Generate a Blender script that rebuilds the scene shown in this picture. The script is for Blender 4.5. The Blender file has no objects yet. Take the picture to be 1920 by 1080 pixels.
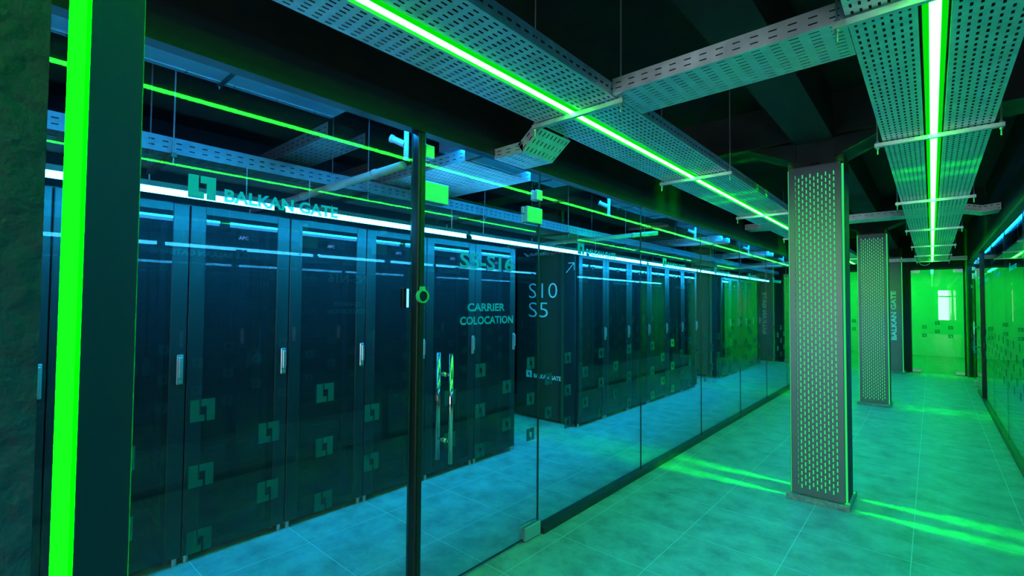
import bpy, math, random
from mathutils import Matrix, Vector
random.seed(7)
scene = bpy.context.scene
COL = scene.collection
R = math.radians

# ------------------------------------------------------------------ camera
EYE = Vector((0.0, 0.0, 1.6))
F_PX, YAW, PITCH, ROLL = 892.734, 0.722443547, 0.0305938197, 0.0072731339
fw = Vector((-math.sin(YAW) * math.cos(PITCH), math.cos(YAW) * math.cos(PITCH), math.sin(PITCH)))
rt = Vector((math.cos(YAW), math.sin(YAW), 0))
up = rt.cross(fw)
rt2 = rt * math.cos(ROLL) + up * math.sin(ROLL)
up2 = -rt * math.sin(ROLL) + up * math.cos(ROLL)
cam = bpy.data.cameras.new('camera')
cam.sensor_width = 36.0
cam.lens = 36.0 * F_PX / 1920.0
cam.clip_start = 0.02
cam.clip_end = 200
cam_o = bpy.data.objects.new('camera', cam)
COL.objects.link(cam_o)
m = Matrix.Identity(4)
for i in range(3):
    m[i][0], m[i][1], m[i][2], m[i][3] = rt2[i], up2[i], -fw[i], EYE[i]
cam_o.matrix_world = m
scene.camera = cam_o

# ------------------------------------------------------------------ light levels, world, exposure
GREEN_LED = ((0.0145, 1.0, 0.03), 70.0)      # ceiling lines over the corridor
PILLAR_LED = ((0.000005, 1.0, 0.00001), 2200.0)  # strips in the narrow slots behind the pillar panels
NEAR_LED = ((0.00006, 1.0, 0.0001), 130.0)      # strip of the near pillar, its slot stands wider open
TUBE = ((0.003, 0.42, 1.0), 500.0)            # blue-white tubes over the racks
HEADER_LED = ((0.004, 0.30, 1.0), 190.0)     # strips inside the header of both partitions
LOBBY_GREEN = ((0.002, 1.0, 0.07), 68.0)    # lines in the room behind the end doors
SKY = ((0.74, 0.92, 1.0), 17.0)             # daylight outside the window behind the camera
scene.view_settings.view_transform = 'Standard'
scene.view_settings.look = 'None'
scene.view_settings.exposure = 0.0
scene.view_settings.gamma = 1.0
scene.view_settings.use_curve_mapping = False
cy = scene.cycles
cy.max_bounces = 10
cy.diffuse_bounces = 4
cy.glossy_bounces = 6
cy.transmission_bounces = 4
cy.transparent_max_bounces = 28
cy.sample_clamp_indirect = 6.0
cy.use_denoising = True
cy.caustics_reflective = False
cy.caustics_refractive = False
w = bpy.data.worlds.new('world')
scene.world = w
w.use_nodes = True
w.node_tree.nodes['Background'].inputs[0].default_value = (*SKY[0], 1)
w.node_tree.nodes['Background'].inputs[1].default_value = SKY[1]

# ------------------------------------------------------------------ helpers
class MB:
    """collects shapes and links them as one mesh object"""
    def __init__(s):
        s.v, s.f = [], []
    def add(s, verts, faces):
        o = len(s.v)
        s.v += [tuple(p) for p in verts]
        s.f += [tuple(i + o for i in f) for f in faces]
        return s
    def box(s, x0, x1, y0, y1, z0, z1):
        x0, x1 = min(x0, x1), max(x0, x1); y0, y1 = min(y0, y1), max(y0, y1); z0, z1 = min(z0, z1), max(z0, z1)
        v = [(x, y, z) for z in (z0, z1) for y in (y0, y1) for x in (x0, x1)]
        return s.add(v, [(0, 2, 3, 1), (4, 5, 7, 6), (0, 1, 5, 4), (2, 6, 7, 3), (0, 4, 6, 2), (1, 3, 7, 5)])
    def bevbox(s, x0, x1, y0, y1, z0, z1, b):
        """box with chamfered edges"""
        c = [(x0 + x1) / 2, (y0 + y1) / 2, (z0 + z1) / 2]
        h = [abs(x1 - x0) / 2, abs(y1 - y0) / 2, abs(z1 - z0) / 2]
        idx, v = {}, []
        for sx in (-1, 1):
            for sy in (-1, 1):
                for sz in (-1, 1):
                    for a in range(3):
                        d = [h[0] - b, h[1] - b, h[2] - b]
                        d[a] = h[a]
                        idx[(sx, sy, sz, a)] = len(v)
                        v.append((c[0] + sx * d[0], c[1] + sy * d[1], c[2] + sz * d[2]))
        f = []
        S = (-1, 1)
        for g in S:
            f.append([idx[(g, -1, -1, 0)], idx[(g, 1, -1, 0)], idx[(g, 1, 1, 0)], idx[(g, -1, 1, 0)]][::g])
            f.append([idx[(-1, g, -1, 1)], idx[(-1, g, 1, 1)], idx[(1, g, 1, 1)], idx[(1, g, -1, 1)]][::g])
            f.append([idx[(-1, -1, g, 2)], idx[(1, -1, g, 2)], idx[(1, 1, g, 2)], idx[(-1, 1, g, 2)]][::g])
        for p in S:
            for q in S:
                f.append([idx[(p, q, -1, 0)], idx[(p, q, 1, 0)], idx[(p, q, 1, 1)], idx[(p, q, -1, 1)]][::-p * q])
                f.append([idx[(p, -1, q, 0)], idx[(p, 1, q, 0)], idx[(p, 1, q, 2)], idx[(p, -1, q, 2)]][::p * q])
                f.append([idx[(-1, p, q, 1)], idx[(1, p, q, 1)], idx[(1, p, q, 2)], idx[(-1, p, q, 2)]][::-p * q])
        for p in S:
            for q in S:
                for r in S:
                    t = [idx[(p, q, r, 0)], idx[(p, q, r, 1)], idx[(p, q, r, 2)]]
                    f.append(t[::p * q * r])
        return s.add(v, f)
    def tube(s, p0, p1, r0, n=12, r1=None, caps=True):
        p0, p1 = Vector(p0), Vector(p1)
        r1 = r0 if r1 is None else r1
        d = (p1 - p0).normalized()
        a = Vector((0, 0, 1)) if abs(d.z) < 0.9 else Vector((1, 0, 0))
        e1 = d.cross(a).normalized(); e2 = d.cross(e1)
        v = []
        for p, r in ((p0, r0), (p1, r1)):
            for i in range(n):
                t = 2 * math.pi * i / n
                v.append(p + e1 * r * math.cos(t) + e2 * r * math.sin(t))
        f = [(i, (i + 1) % n, n + (i + 1) % n, n + i) for i in range(n)]
        if caps:
            f += [tuple(range(n))[::-1], tuple(range(n, 2 * n))]
        return s.add(v, f)
    def path(s, pts, r, n=8):
        pts = [Vector(p) for p in pts]
        rings = []
        for i, p in enumerate(pts):
            d = (pts[min(i + 1, len(pts) - 1)] - pts[max(i - 1, 0)]).normalized()
            a = Vector((0, 0, 1)) if abs(d.z) < 0.9 else Vector((1, 0, 0))
            e1 = d.cross(a).normalized(); e2 = d.cross(e1)
            rings.append([p + (e1 * math.cos(2 * math.pi * k / n) + e2 * math.sin(2 * math.pi * k / n)) * r for k in range(n)])
        v = [q for ring in rings for q in ring]
        f = []
        for i in range(len(pts) - 1):
            for k in range(n):
                f.append((i * n + k, i * n + (k + 1) % n, (i + 1) * n + (k + 1) % n, (i + 1) * n + k))
        f += [tuple(range(n))[::-1], tuple(range((len(pts) - 1) * n, len(pts) * n))]
        return s.add(v, f)
    def prism(s, poly, fn, t):
        """extrude a 2D polygon; fn(u, v, d) -> point"""
        n = len(poly)
        v = [fn(u, q, 0) for u, q in poly] + [fn(u, q, t) for u, q in poly]
        f = [tuple(range(n)), tuple(range(n, 2 * n))[::-1]] + [(i, n + i, n + (i + 1) % n, (i + 1) % n) for i in range(n)]
        return s.add(v, f)
    def perf(s, fn, L, W, nu, nv, fu, fv, mu=0.0, mv=0.0):
        """slotted sheet: fn(u, v) -> point; nu x nv slots, each fu x fv of its cell, plain margins mu, mv"""
        def lines(T, n, fr, mg):
            c = (T - 2 * mg) / n
            out = [0.0]
            for i in range(n):
                out += [mg + c * (i + 0.5 - fr / 2), mg + c * (i + 0.5 + fr / 2)]
            return out + [T]
        U, V = lines(L, nu, fu, mu), lines(W, nv, fv, mv)
        a, b = len(U), len(V)
        v = [fn(x, y) for x in U for y in V]
        f = []
        for i in range(a - 1):
            for j in range(b - 1):
                if i % 2 == 1 and j % 2 == 1:
                    continue
                f.append((i * b + j, (i + 1) * b + j, (i + 1) * b + j + 1, i * b + j + 1))
        return s.add(v, f)
    def build(s, name, mat, parent=None, loc=None, smooth=False, solid=0.0):
        me = bpy.data.meshes.new(name)
        off = Vector(loc) if loc is not None else Vector((0, 0, 0))
        me.from_pydata([tuple(Vector(p) - off) for p in s.v], [], s.f)
        me.materials.append(mat)
        if smooth:
            for p in me.polygons:
                p.use_smooth = True
        me.update()
        o = bpy.data.objects.new(name, me)
        COL.objects.link(o)
        if parent is not None:
            o.parent = parent
        elif loc is not None:
            o.location = loc
        if solid:
            mo = o.modifiers.new('thickness', 'SOLIDIFY'); mo.thickness = solid; mo.offset = 0
        return o

def tag(o, label, cat, group=None, kind=None):
    if label: o['label'] = label
    if cat: o['category'] = cat
    if group: o['group'] = group
    if kind: o['kind'] = kind
    return o
def thing(name, label, cat, loc=(0, 0, 0), group=None, rotz=0.0):
    o = bpy.data.objects.new(name, None)
    COL.objects.link(o)
    o.location = loc; o.rotation_euler = (0, 0, rotz); o.empty_display_size = 0.1
    return tag(o, label, cat, group)
def struct(name, mb, mat, label=None, cat=None, parent=None, solid=0.0):
    o = mb.build(name, mat, parent, solid=solid)
    if parent is None:
        tag(o, label, cat, kind='structure')
    return o
KIDS = {}
def copy_tree(o, parent=None):
    c = o.copy(); COL.objects.link(c); c.parent = parent
    for ch in list(o.children):
        copy_tree(ch, c)
    return c

# ------------------------------------------------------------------ materials
def newmat(name):
    mt = bpy.data.materials.new(name); mt.use_nodes = True
    nt = mt.node_tree; nt.nodes.clear()
    return mt, nt, nt.nodes, nt.links
def princ(name, col, rough=0.5, metal=0.0, spec=0.5, noise=0.0, nscale=8.0, bump=0.0, bscale=60.0, rnoise=0.0):
    mt, nt, N, L = newmat(name)
    o = N.new('ShaderNodeOutputMaterial'); b = N.new('ShaderNodeBsdfPrincipled')
    L.new(b.outputs[0], o.inputs[0])
    b.inputs['Base Color'].default_value = (*col, 1)
    b.inputs['Roughness'].default_value = rough
    b.inputs['Metallic'].default_value = metal
    b.inputs['Specular IOR Level'].default_value = spec
    tc = N.new('ShaderNodeTexCoord')
    if noise or rnoise:
        n = N.new('ShaderNodeTexNoise'); n.inputs['Scale'].default_value = nscale; n.inputs['Detail'].default_value = 6
        L.new(tc.outputs['Object'], n.inputs['Vector'])
        if noise:
            r = N.new('ShaderNodeMapRange')
            r.inputs['From Min'].default_value = 0.3; r.inputs['From Max'].default_value = 0.7
            r.inputs['To Min'].default_value = 1 - noise; r.inputs['To Max'].default_value = 1 + noise
            L.new(n.outputs['Fac'], r.inputs['Value'])
            mx = N.new('ShaderNodeVectorMath'); mx.operation = 'SCALE'
            mx.inputs[0].default_value = col
            L.new(r.outputs[0], mx.inputs['Scale'])
            L.new(mx.outputs[0], b.inputs['Base Color'])
        if rnoise:
            r2 = N.new('ShaderNodeMapRange')
            r2.inputs['To Min'].default_value = max(0.02, rough - rnoise); r2.inputs['To Max'].default_value = rough + rnoise
            L.new(n.outputs['Fac'], r2.inputs['Value']); L.new(r2.outputs[0], b.inputs['Roughness'])
    if bump:
        n2 = N.new('ShaderNodeTexNoise'); n2.inputs['Scale'].default_value = bscale; n2.inputs['Detail'].default_value = 4
        L.new(tc.outputs['Object'], n2.inputs['Vector'])
        bp = N.new('ShaderNodeBump'); bp.inputs['Strength'].default_value = bump; bp.inputs['Distance'].default_value = 0.01
        L.new(n2.outputs['Fac'], bp.inputs['Height']); L.new(bp.outputs[0], b.inputs['Normal'])
    return mt
def emit(name, col, strength):
    mt, nt, N, L = newmat(name)
    o = N.new('ShaderNodeOutputMaterial'); e = N.new('ShaderNodeEmission')
    e.inputs[0].default_value = (*col, 1); e.inputs[1].default_value = strength
    L.new(e.outputs[0], o.inputs[0])
    mt.cycles.emission_sampling = 'FRONT'
    return mt
def pane_mat(name, tint, f0=0.045, rough=0.0, haze=None, hz=0.0):
    """clear or tinted glass sheet: Schlick mix of see-through and mirror"""
    mt, nt, N, L = newmat(name)
    o = N.new('ShaderNodeOutputMaterial'); mix = N.new('ShaderNodeMixShader')
    t = N.new('ShaderNodeBsdfTransparent'); t.inputs[0].default_value = (*tint, 1)
    g = N.new('ShaderNodeBsdfGlossy'); g.inputs['Roughness'].default_value = rough
    lw = N.new('ShaderNodeLayerWeight'); lw.inputs['Blend'].default_value = 0.5
    pw = N.new('ShaderNodeMath'); pw.operation = 'POWER'; pw.inputs[1].default_value = 5.0
    L.new(lw.outputs['Facing'], pw.inputs[0])
    ma = N.new('ShaderNodeMath'); ma.operation = 'MULTIPLY_ADD'
    ma.inputs[1].default_value = 1 - f0; ma.inputs[2].default_value = f0; ma.use_clamp = True
    L.new(pw.outputs[0], ma.inputs[0])
    body = t
    if haze:      # diffuse veil added to lift the dark glass
        d = N.new('ShaderNodeBsdfDiffuse'); d.inputs[0].default_value = (*haze, 1)
        body = N.new('ShaderNodeMixShader'); body.inputs[0].default_value = hz
        L.new(t.outputs[0], body.inputs[1]); L.new(d.outputs[0], body.inputs[2])
    L.new(ma.outputs[0], mix.inputs[0]); L.new(body.outputs[0], mix.inputs[1]); L.new(g.outputs[0], mix.inputs[2])
    L.new(mix.outputs[0], o.inputs[0])
    return mt
def film_mat(name, col, tcol, clear):
    mt, nt, N, L = newmat(name)
    o = N.new('ShaderNodeOutputMaterial'); a = N.new('ShaderNodeAddShader')
    d = N.new('ShaderNodeBsdfDiffuse'); d.inputs[0].default_value = (*col, 1)
    t = N.new('ShaderNodeBsdfTranslucent'); t.inputs[0].default_value = (*tcol, 1)
    L.new(d.outputs[0], a.inputs[0]); L.new(t.outputs[0], a.inputs[1]); tr = N.new('ShaderNodeBsdfTransparent'); mx = N.new('ShaderNodeMixShader'); mx.inputs[0].default_value = clear
    L.new(a.outputs[0], mx.inputs[1]); L.new(tr.outputs[0], mx.inputs[2]); L.new(mx.outputs[0], o.inputs[0])
    return mt
def tile_mat(name, col, line, x0, y0, pitch=0.6, half=0.0022):
    """large concrete-look floor tiles with thin pale joints, in floor coordinates"""
    mt, nt, N, L = newmat(name)
    o = N.new('ShaderNodeOutputMaterial'); b = N.new('ShaderNodeBsdfPrincipled')
    L.new(b.outputs[0], o.inputs[0])
    tc = N.new('ShaderNodeTexCoord'); sp = N.new('ShaderNodeSeparateXYZ')
    L.new(tc.outputs['Object'], sp.inputs[0])
    ds = []
    for ax, off in ((0, x0), (1, y0)):
        s = N.new('ShaderNodeMath'); s.operation = 'SUBTRACT'; s.inputs[1].default_value = off - 60.0 - pitch / 2
        L.new(sp.outputs[ax], s.inputs[0])
        md = N.new('ShaderNodeMath'); md.operation = 'MODULO'; md.inputs[1].default_value = pitch
        L.new(s.outputs[0], md.inputs[0])
        c = N.new('ShaderNodeMath'); c.operation = 'SUBTRACT'; c.inputs[1].default_value = pitch / 2
        L.new(md.outputs[0], c.inputs[0])
        ab = N.new('ShaderNodeMath'); ab.operation = 'ABSOLUTE'; L.new(c.outputs[0], ab.inputs[0])
        ds.append(ab)
    mn = N.new('ShaderNodeMath'); mn.operation = 'MINIMUM'
    L.new(ds[0].outputs[0], mn.inputs[0]); L.new(ds[1].outputs[0], mn.inputs[1])
    lt = N.new('ShaderNodeMath'); lt.operation = 'LESS_THAN'; lt.inputs[1].default_value = half
    L.new(mn.outputs[0], lt.inputs[0])
    n1 = N.new('ShaderNodeTexNoise'); n1.inputs['Scale'].default_value = 4.5; n1.inputs['Detail'].default_value = 10; n1.inputs['Roughness'].default_value = 0.66
    L.new(tc.outputs['Object'], n1.inputs['Vector'])
    rp = N.new('ShaderNodeMapRange'); rp.inputs['From Min'].default_value = 0.28; rp.inputs['From Max'].default_value = 0.72
    rp.inputs['To Min'].default_value = 0.55; rp.inputs['To Max'].default_value = 1.4
    L.new(n1.outputs['Fac'], rp.inputs['Value'])
    sc = N.new('ShaderNodeVectorMath'); sc.operation = 'SCALE'; sc.inputs[0].default_value = col
    L.new(rp.outputs[0], sc.inputs['Scale'])
    mx = N.new('ShaderNodeMix'); mx.data_type = 'RGBA'
    L.new(lt.outputs[0], mx.inputs['Factor']); L.new(sc.outputs[0], mx.inputs[6]); mx.inputs[7].default_value = (*line, 1)
    L.new(mx.outputs[2], b.inputs['Base Color'])
    rr = N.new('ShaderNodeMapRange'); rr.inputs['To Min'].default_value = 0.34; rr.inputs['To Max'].default_value = 0.52
    L.new(n1.outputs['Fac'], rr.inputs['Value']); L.new(rr.outputs[0], b.inputs['Roughness'])
    b.inputs['Specular IOR Level'].default_value = 0.35
    return mt

M = {}
M['floor'] = tile_mat('floor_tiles', (0.34, 0.34, 0.34), (0.62, 0.62, 0.62), -0.12, 0.326)
M['black'] = princ('black_paint', (0.011, 0.012, 0.012), 0.65, noise=0.25, nscale=5)
M['ceil'] = princ('ceiling_black', (0.016, 0.017, 0.018), 0.8, noise=0.3, nscale=3, bump=0.3, bscale=25)
M['beam'] = princ('beam_grey', (0.026, 0.028, 0.030), 0.75, noise=0.2, nscale=4, bump=0.3, bscale=20)
M['frame'] = princ('frame_black', (0.010, 0.010, 0.010), 0.45)
M['base'] = princ('base_channel', (0.03, 0.03, 0.03), 0.4)
M['plaster'] = princ('rough_plaster', (0.04, 0.043, 0.042), 0.85, noise=0.2, nscale=6, bump=0.9, bscale=45)
M['panel'] = princ('panel_steel', (0.125, 0.13, 0.142), 0.34, spec=0.8, rnoise=0.05, nscale=4)
M['sheet'] = emit('column_glow', (0.02, 0.62, 0.14), 1.2)  # glow of the strip-lit column face, put into an emissive sheet
M['nled'] = emit('near_pillar_led', *NEAR_LED)
M['plinth'] = princ('plinth_tile', (0.26, 0.26, 0.26), 0.5, noise=0.35, nscale=30)
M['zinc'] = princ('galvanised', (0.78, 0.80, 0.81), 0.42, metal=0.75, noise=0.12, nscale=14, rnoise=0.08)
M['zincroom'] = princ('galvanised_dim', (0.42, 0.43, 0.45), 0.45, metal=0.6, noise=0.12, nscale=14)  # weak light of the server rooms put into a darker galvanised copy
M['zincdark'] = princ('galvanised_dull_unlit', (0.16, 0.165, 0.17), 0.5, metal=0.6, noise=0.12, nscale=14)  # dull zinc parts, and the unlit cross tray with shade in its colour
M['duct'] = princ('duct_steel', (0.78, 0.8, 0.83), 0.40, metal=0.4, noise=0.06, nscale=6)
M['rod'] = princ('zinc_rod', (0.5, 0.5, 0.52), 0.4, metal=0.7)
M['chrome'] = princ('polished_steel', (0.78, 0.78, 0.78), 0.12, metal=1.0)
M['satin'] = princ('satin_steel', (0.7, 0.71, 0.72), 0.3, metal=0.9)
M['rack'] = princ('rack_black', (0.022, 0.023, 0.026), 0.45)
M['rackframe'] = princ('rack_frame', (0.013, 0.014, 0.016), 0.45, spec=0.35)
M['rackpost'] = princ('rack_post', (0.5, 0.5, 0.52), 0.5)
M['gear'] = princ('blanking_panels', (0.19, 0.20, 0.22), 0.55, noise=0.3, nscale=10)
M['smoke'] = pane_mat('smoked_glass', (0.36, 0.38, 0.42), 0.032, 0.0, (0.055, 0.055, 0.06), 0.18)
M['glass'] = pane_mat('clear_glass', (0.955, 0.985, 0.975), 0.036)
M['edge'] = princ('glass_edge', (0.01, 0.06, 0.05), 0.15)
M['film'] = film_mat('frosted_film_dim', (0.008, 0.07, 0.07), (0.03, 0.34, 0.34), 0.2)  # marks: same film darkened, being farther from the light lines
M['letterfilm'] = film_mat('letter_film_lit', (0.03, 0.24, 0.24), (0.05, 0.74, 0.74), 0.05)  # brighter copy of the film: light of the nearby lines in its colour
M['white'] = princ('white_lettering', (0.9, 0.9, 0.9), 0.5)
M['pvc'] = princ('grey_pipe', (0.42, 0.42, 0.42), 0.5)
M['plastic'] = princ('white_plastic', (0.62, 0.63, 0.64), 0.4)
M['dark'] = princ('dark_plastic', (0.01, 0.01, 0.011), 0.3)
M['badge'] = princ('badge_black', (0.006, 0.006, 0.007), 0.8, spec=0.1)
M['red'] = princ('red_print', (0.95, 0.06, 0.10), 0.6)
M['lobby'] = princ('lobby_wall', (0.72, 0.72, 0.72), 0.7, noise=0.04, nscale=2)
M['led'] = emit('green_led', *GREEN_LED)
M['pled'] = emit('pillar_led', *PILLAR_LED)
M['lens'] = emit('led_bloom_edge', (0.0006, 1.0, 0.004), 0.75)  # green bloom beside the light lines, put into dim glowing edges
M['tube'] = emit('blue_tube', *TUBE)
M['sidelens'] = emit('side_lens', (0.045, 0.45, 1.0), 26.0)
M['backlens'] = emit('strip_back_lens', (0.002, 0.34, 1.0), 60.0)
M['hled'] = emit('header_led', *HEADER_LED)
M['lled'] = emit('lobby_led', *LOBBY_GREEN)
M['indicator'] = emit('indicator_blue', (0.06, 0.25, 1.0), 6.0)
M['status'] = emit('status_amber', (1.0, 0.8, 0.1), 2.0)
M['greenring'] = princ('green_plastic', (0.06, 0.55, 0.2), 0.4)

# ------------------------------------------------------------------ layout numbers (metres; camera stands at x = y = 0)
XL, XR = -2.08, 0.655          # glass planes of the two partitions
CX = (XL + XR) / 2             # middle of the corridor
YB, YE = -2.6, 15.0            # where the partitions start and end
HZ = 2.51                      # underside of the header above the glass
SLAB = 3.32
RX = -3.42                     # front plane of the left racks
NRX = 2 * CX - RX              # front plane of the right racks
PX = -0.712                    # middle of the pillar row

# ------------------------------------------------------------------ structure
struct('floor', MB().box(-5.6, 4.3, -7.0, 21.0, -0.15, 0.0), M['floor'], 'grey concrete look floor tiles under green and blue light', 'floor')
struct('ceiling', MB().box(-5.6, 4.3, -7.0, 21.0, SLAB, SLAB + 0.2), M['ceil'], 'black painted ceiling slab above the trays', 'ceiling')
bm = MB().box(PX - 0.135, PX + 0.135, -7.0, YE + 0.1, 2.95, SLAB + 0.02)
struct('ceiling_beam', bm, M['beam'], 'dark grey beam running along the corridor above the pillars', 'beam')
for k, y in enumerate((-0.10, 4.755, 9.755)):
    b = MB().box(-5.6, 4.3, y - 0.19, y + 0.19, 2.98, SLAB + 0.02)
    for s in (-1, 1):      # sloping haunches that spread from the pillar head
        b.prism([(PX + s * 0.135, 2.96), (PX + s * 0.135, 2.80), (PX + s * 0.52, 2.98)], lambda u, q, d: (u, y - 0.17 + d, q), 0.34)
    struct('ceiling_beam', b, M['beam'], ('dark cross beam above the nearest pillar at left', 'dark cross beam above the large perforated pillar', 'dark cross beam above the second perforated pillar')[k], 'beam')

def header(name, x0, x1, y0, y1, label):
    struct(name, MB().box(x0, x1, y0, y1, HZ + 0.035, SLAB + 0.01), M['black'], label, 'wall')
header('wall_left', XL - 0.012, XL + 0.05, YB, YE, 'matt black bulkhead above the left glass partition')
header('wall_right', XR - 0.05, XR + 0.012, YB, YE, 'matt black bulkhead above the right glass partition')
struct('trim_1', MB().box(XL - 0.012, XL + 0.055, YB, YE, HZ, HZ + 0.034), M['frame'], 'slim black frame rail over the left glass', 'trim')
struct('trim_2', MB().box(XR - 0.055, XR + 0.012, YB, YE, HZ, HZ + 0.034), M['frame'], 'slim black frame rail over the right glass', 'trim')
struct('baseboard_left', MB().box(XL - 0.035, XL + 0.045, 2.66, YE, 0.0, 0.042).box(XL - 0.035, XL + 0.045, YB, 1.53, 0.0, 0.042), M['base'], 'low dark base channel under the left glass', 'baseboard')
struct('baseboard_right', MB().box(XR - 0.035, XR + 0.035, 3.27, 12.46, 0.0, 0.042).box(XR - 0.035, XR + 0.035, YB, 2.18, 0.0, 0.042), M['base'], 'low dark base channel under the right glass', 'baseboard')
struct('wall_far_left', MB().box(-5.62, -5.5, -7.0, YE + 0.1, 0, SLAB), M['black'], 'dark back wall of the left server room', 'wall')
struct('wall_far_right', MB().box(4.1, 4.22, -7.0, YE + 0.1, 0, SLAB), M['black'], 'dark back wall of the right server room', 'wall')
# near end walls of the two server rooms, end wall with the two glass doors
struct('wall_near_left', MB().box(-5.5, XL - 0.04, YB - 0.1, YB, 0, SLAB), M['black'], 'dark near end wall of the left server room', 'wall')
struct('wall_near_right', MB().box(XR + 0.04, 4.1, YB - 0.1, YB, 0, SLAB), M['black'], 'dark near end wall of the right server room', 'wall')
EL0, EL1, ER0, ER1 = 2 * PX - 0.58, 2 * PX + 0.40, -0.40, 0.58
e = MB().box(-5.5, EL0, YE, YE + 0.1, 0, SLAB).box(EL1, ER0, YE, YE + 0.1, 0, SLAB).box(ER1, 4.1, YE, YE + 0.1, 0, SLAB)
e.box(EL0, EL1, YE, YE + 0.1, 2.50, SLAB).box(ER0, ER1, YE, YE + 0.1, 2.50, SLAB)
struct('wall_end', e, M['black'], 'black end wall between the two green glass doors', 'wall')
lb = MB().box(-2.6, 1.6, 20.4, 20.5, 0, SLAB).box(-2.7, -2.6, YE + 0.1, 20.5, 0, SLAB).box(1.6, 1.7, YE + 0.1, 20.5, 0, SLAB)
struct('wall_lobby', lb, M['lobby'], 'white walls washed green in the room beyond the end doors', 'wall')
# wall behind the camera with the daylight window
WX0, WX1, WZ0, WZ1 = 0.25, 1.95, 0.75, 2.5
VX0, VX1 = -3.3, -1.3  # unseen second window, added for sheen on the pillar panels
bw = MB().box(-5.5, VX0, -6.6, -6.45, 0, SLAB).box(VX1, WX0, -6.6, -6.45, 0, SLAB).box(WX1, 4.1, -6.6, -6.45, 0, SLAB)
for a, b in ((WX0, WX1), (VX0, VX1)):
    bw.box(a, b, -6.6, -6.45, 0, WZ0).box(a, b, -6.6, -6.45, WZ1, SLAB)
struct('wall_back', bw, M['black'], 'dark wall behind the camera around the daylight window', 'wall')
for k, (a, c) in enumerate(((WX0, WX1), (VX0, VX1))):
    wf = MB()
    for x in (a, (a + c) / 2, c):
        wf.box(x - 0.03, x + 0.03, -6.56, -6.50, WZ0, WZ1)
    for z in (WZ0, 2.12, WZ1):
        wf.box(a, c, -6.56, -6.50, z - 0.03, z + 0.03)
    struct('window_%d' % (k + 1), wf, M['frame'], ('daylight window behind the camera on the right', 'added daylight window behind the camera on the left, for pillar sheen')[k], 'window')
    pl_ = bpy.data.lights.new('window_portal', 'AREA'); pl_.shape = 'RECTANGLE'; pl_.size = c - a; pl_.size_y = WZ1 - WZ0
    pl_.cycles.is_portal = True
    po = bpy.data.objects.new('window_portal', pl_); COL.objects.link(po)
    po.location = ((a + c) / 2, -6.58, (WZ0 + WZ1) / 2); po.rotation_euler = (R(90), 0, 0)

# ------------------------------------------------------------------ lettering and the emblem
def text_mesh(body, wd, ht, bold=0.0, align='LEFT'):
    """list of (verts, faces) in the u-v plane, fitted to wd x ht, origin at lower left"""
    cu = bpy.data.curves.new('t', 'FONT'); cu.body = body; cu.offset = bold; cu.resolution_u = 3
    ob = bpy.data.objects.new('t', cu); COL.objects.link(ob)
    dg = bpy.context.evaluated_depsgraph_get(); dg.update()
    me = bpy.data.meshes.new_from_object(ob.evaluated_get(dg))
    v = [tuple(p.co) for p in me.vertices]; f = [tuple(p.vertices) for p in me.polygons]
    bpy.data.objects.remove(ob); bpy.data.curves.remove(cu); bpy.data.meshes.remove(me)
    x0, x1 = min(p[0] for p in v), max(p[0] for p in v); y0, y1 = min(p[1] for p in v), max(p[1] for p in v)
    return [((p[0] - x0) / (x1 - x0) * wd, (p[1] - y0) / (y1 - y0) * ht) for p in v], f
TXT = {}
def lettering(mb, body, fn, wd, ht, bold=0.0):
    key = (body, bold)
    if key not in TXT:
        TXT[key] = text_mesh(body, 1.0, 1.0, bold)
    v, f = TXT[key]
    mb.add([fn(a * wd, b * ht) for a, b in v], f)
    return mb
EMB1 = [(0, 0), (0.58, 0), (0.58, 0.30), (0.37, 0.30), (0.37, 1), (0, 1)]
EMB2 = [(0.66, 0), (1, 0), (1, 1), (0.43, 1), (0.43, 0.68), (0.66, 0.68)]
def emblem(mb, fn, sx, sy, t=0.0006):
    for P in (EMB1, EMB2):
        mb.prism([(a * sx, b * sy) for a, b in P], fn, t)
    return mb

# ------------------------------------------------------------------ glass partitions
GT = 0.010
ORD = ['first', 'second', 'third', 'fourth', 'fifth', 'sixth', 'seventh', 'eighth', 'ninth', 'tenth', 'eleventh', 'twelfth']
MARK = {}
def mark_mesh(side):
    if side not in MARK:
        b = MB(); s = 0.082
        dx = side * (GT / 2 + 0.0004)
        # letters run to the right as read from the corridor
        emblem(b, (lambda u, q, d: (dx + side * d, (u - s / 2) * side, q - s / 2)), s, s)
        o = b.build('safety_mark', M['film'])
        MARK[side] = o.data
        bpy.data.objects.remove(o)
    return MARK[side]
def marks_on(parent, side, x, y0, y1, phase, loc):
    k0 = math.ceil((y0 + 0.05 - phase) / 0.2428); k = k0
    while phase + k * 0.2428 < y1 - 0.04:
        y = phase + k * 0.2428
        for z in ((1.185, 0.942, 0.70) if k % 2 == 0 else (1.055, 0.815)):
            o = bpy.data.objects.new('safety_mark', mark_mesh(side)); COL.objects.link(o)
            o.parent = parent; o.location = (x - loc[0], y - loc[1], z - loc[2])
        k += 1
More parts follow.
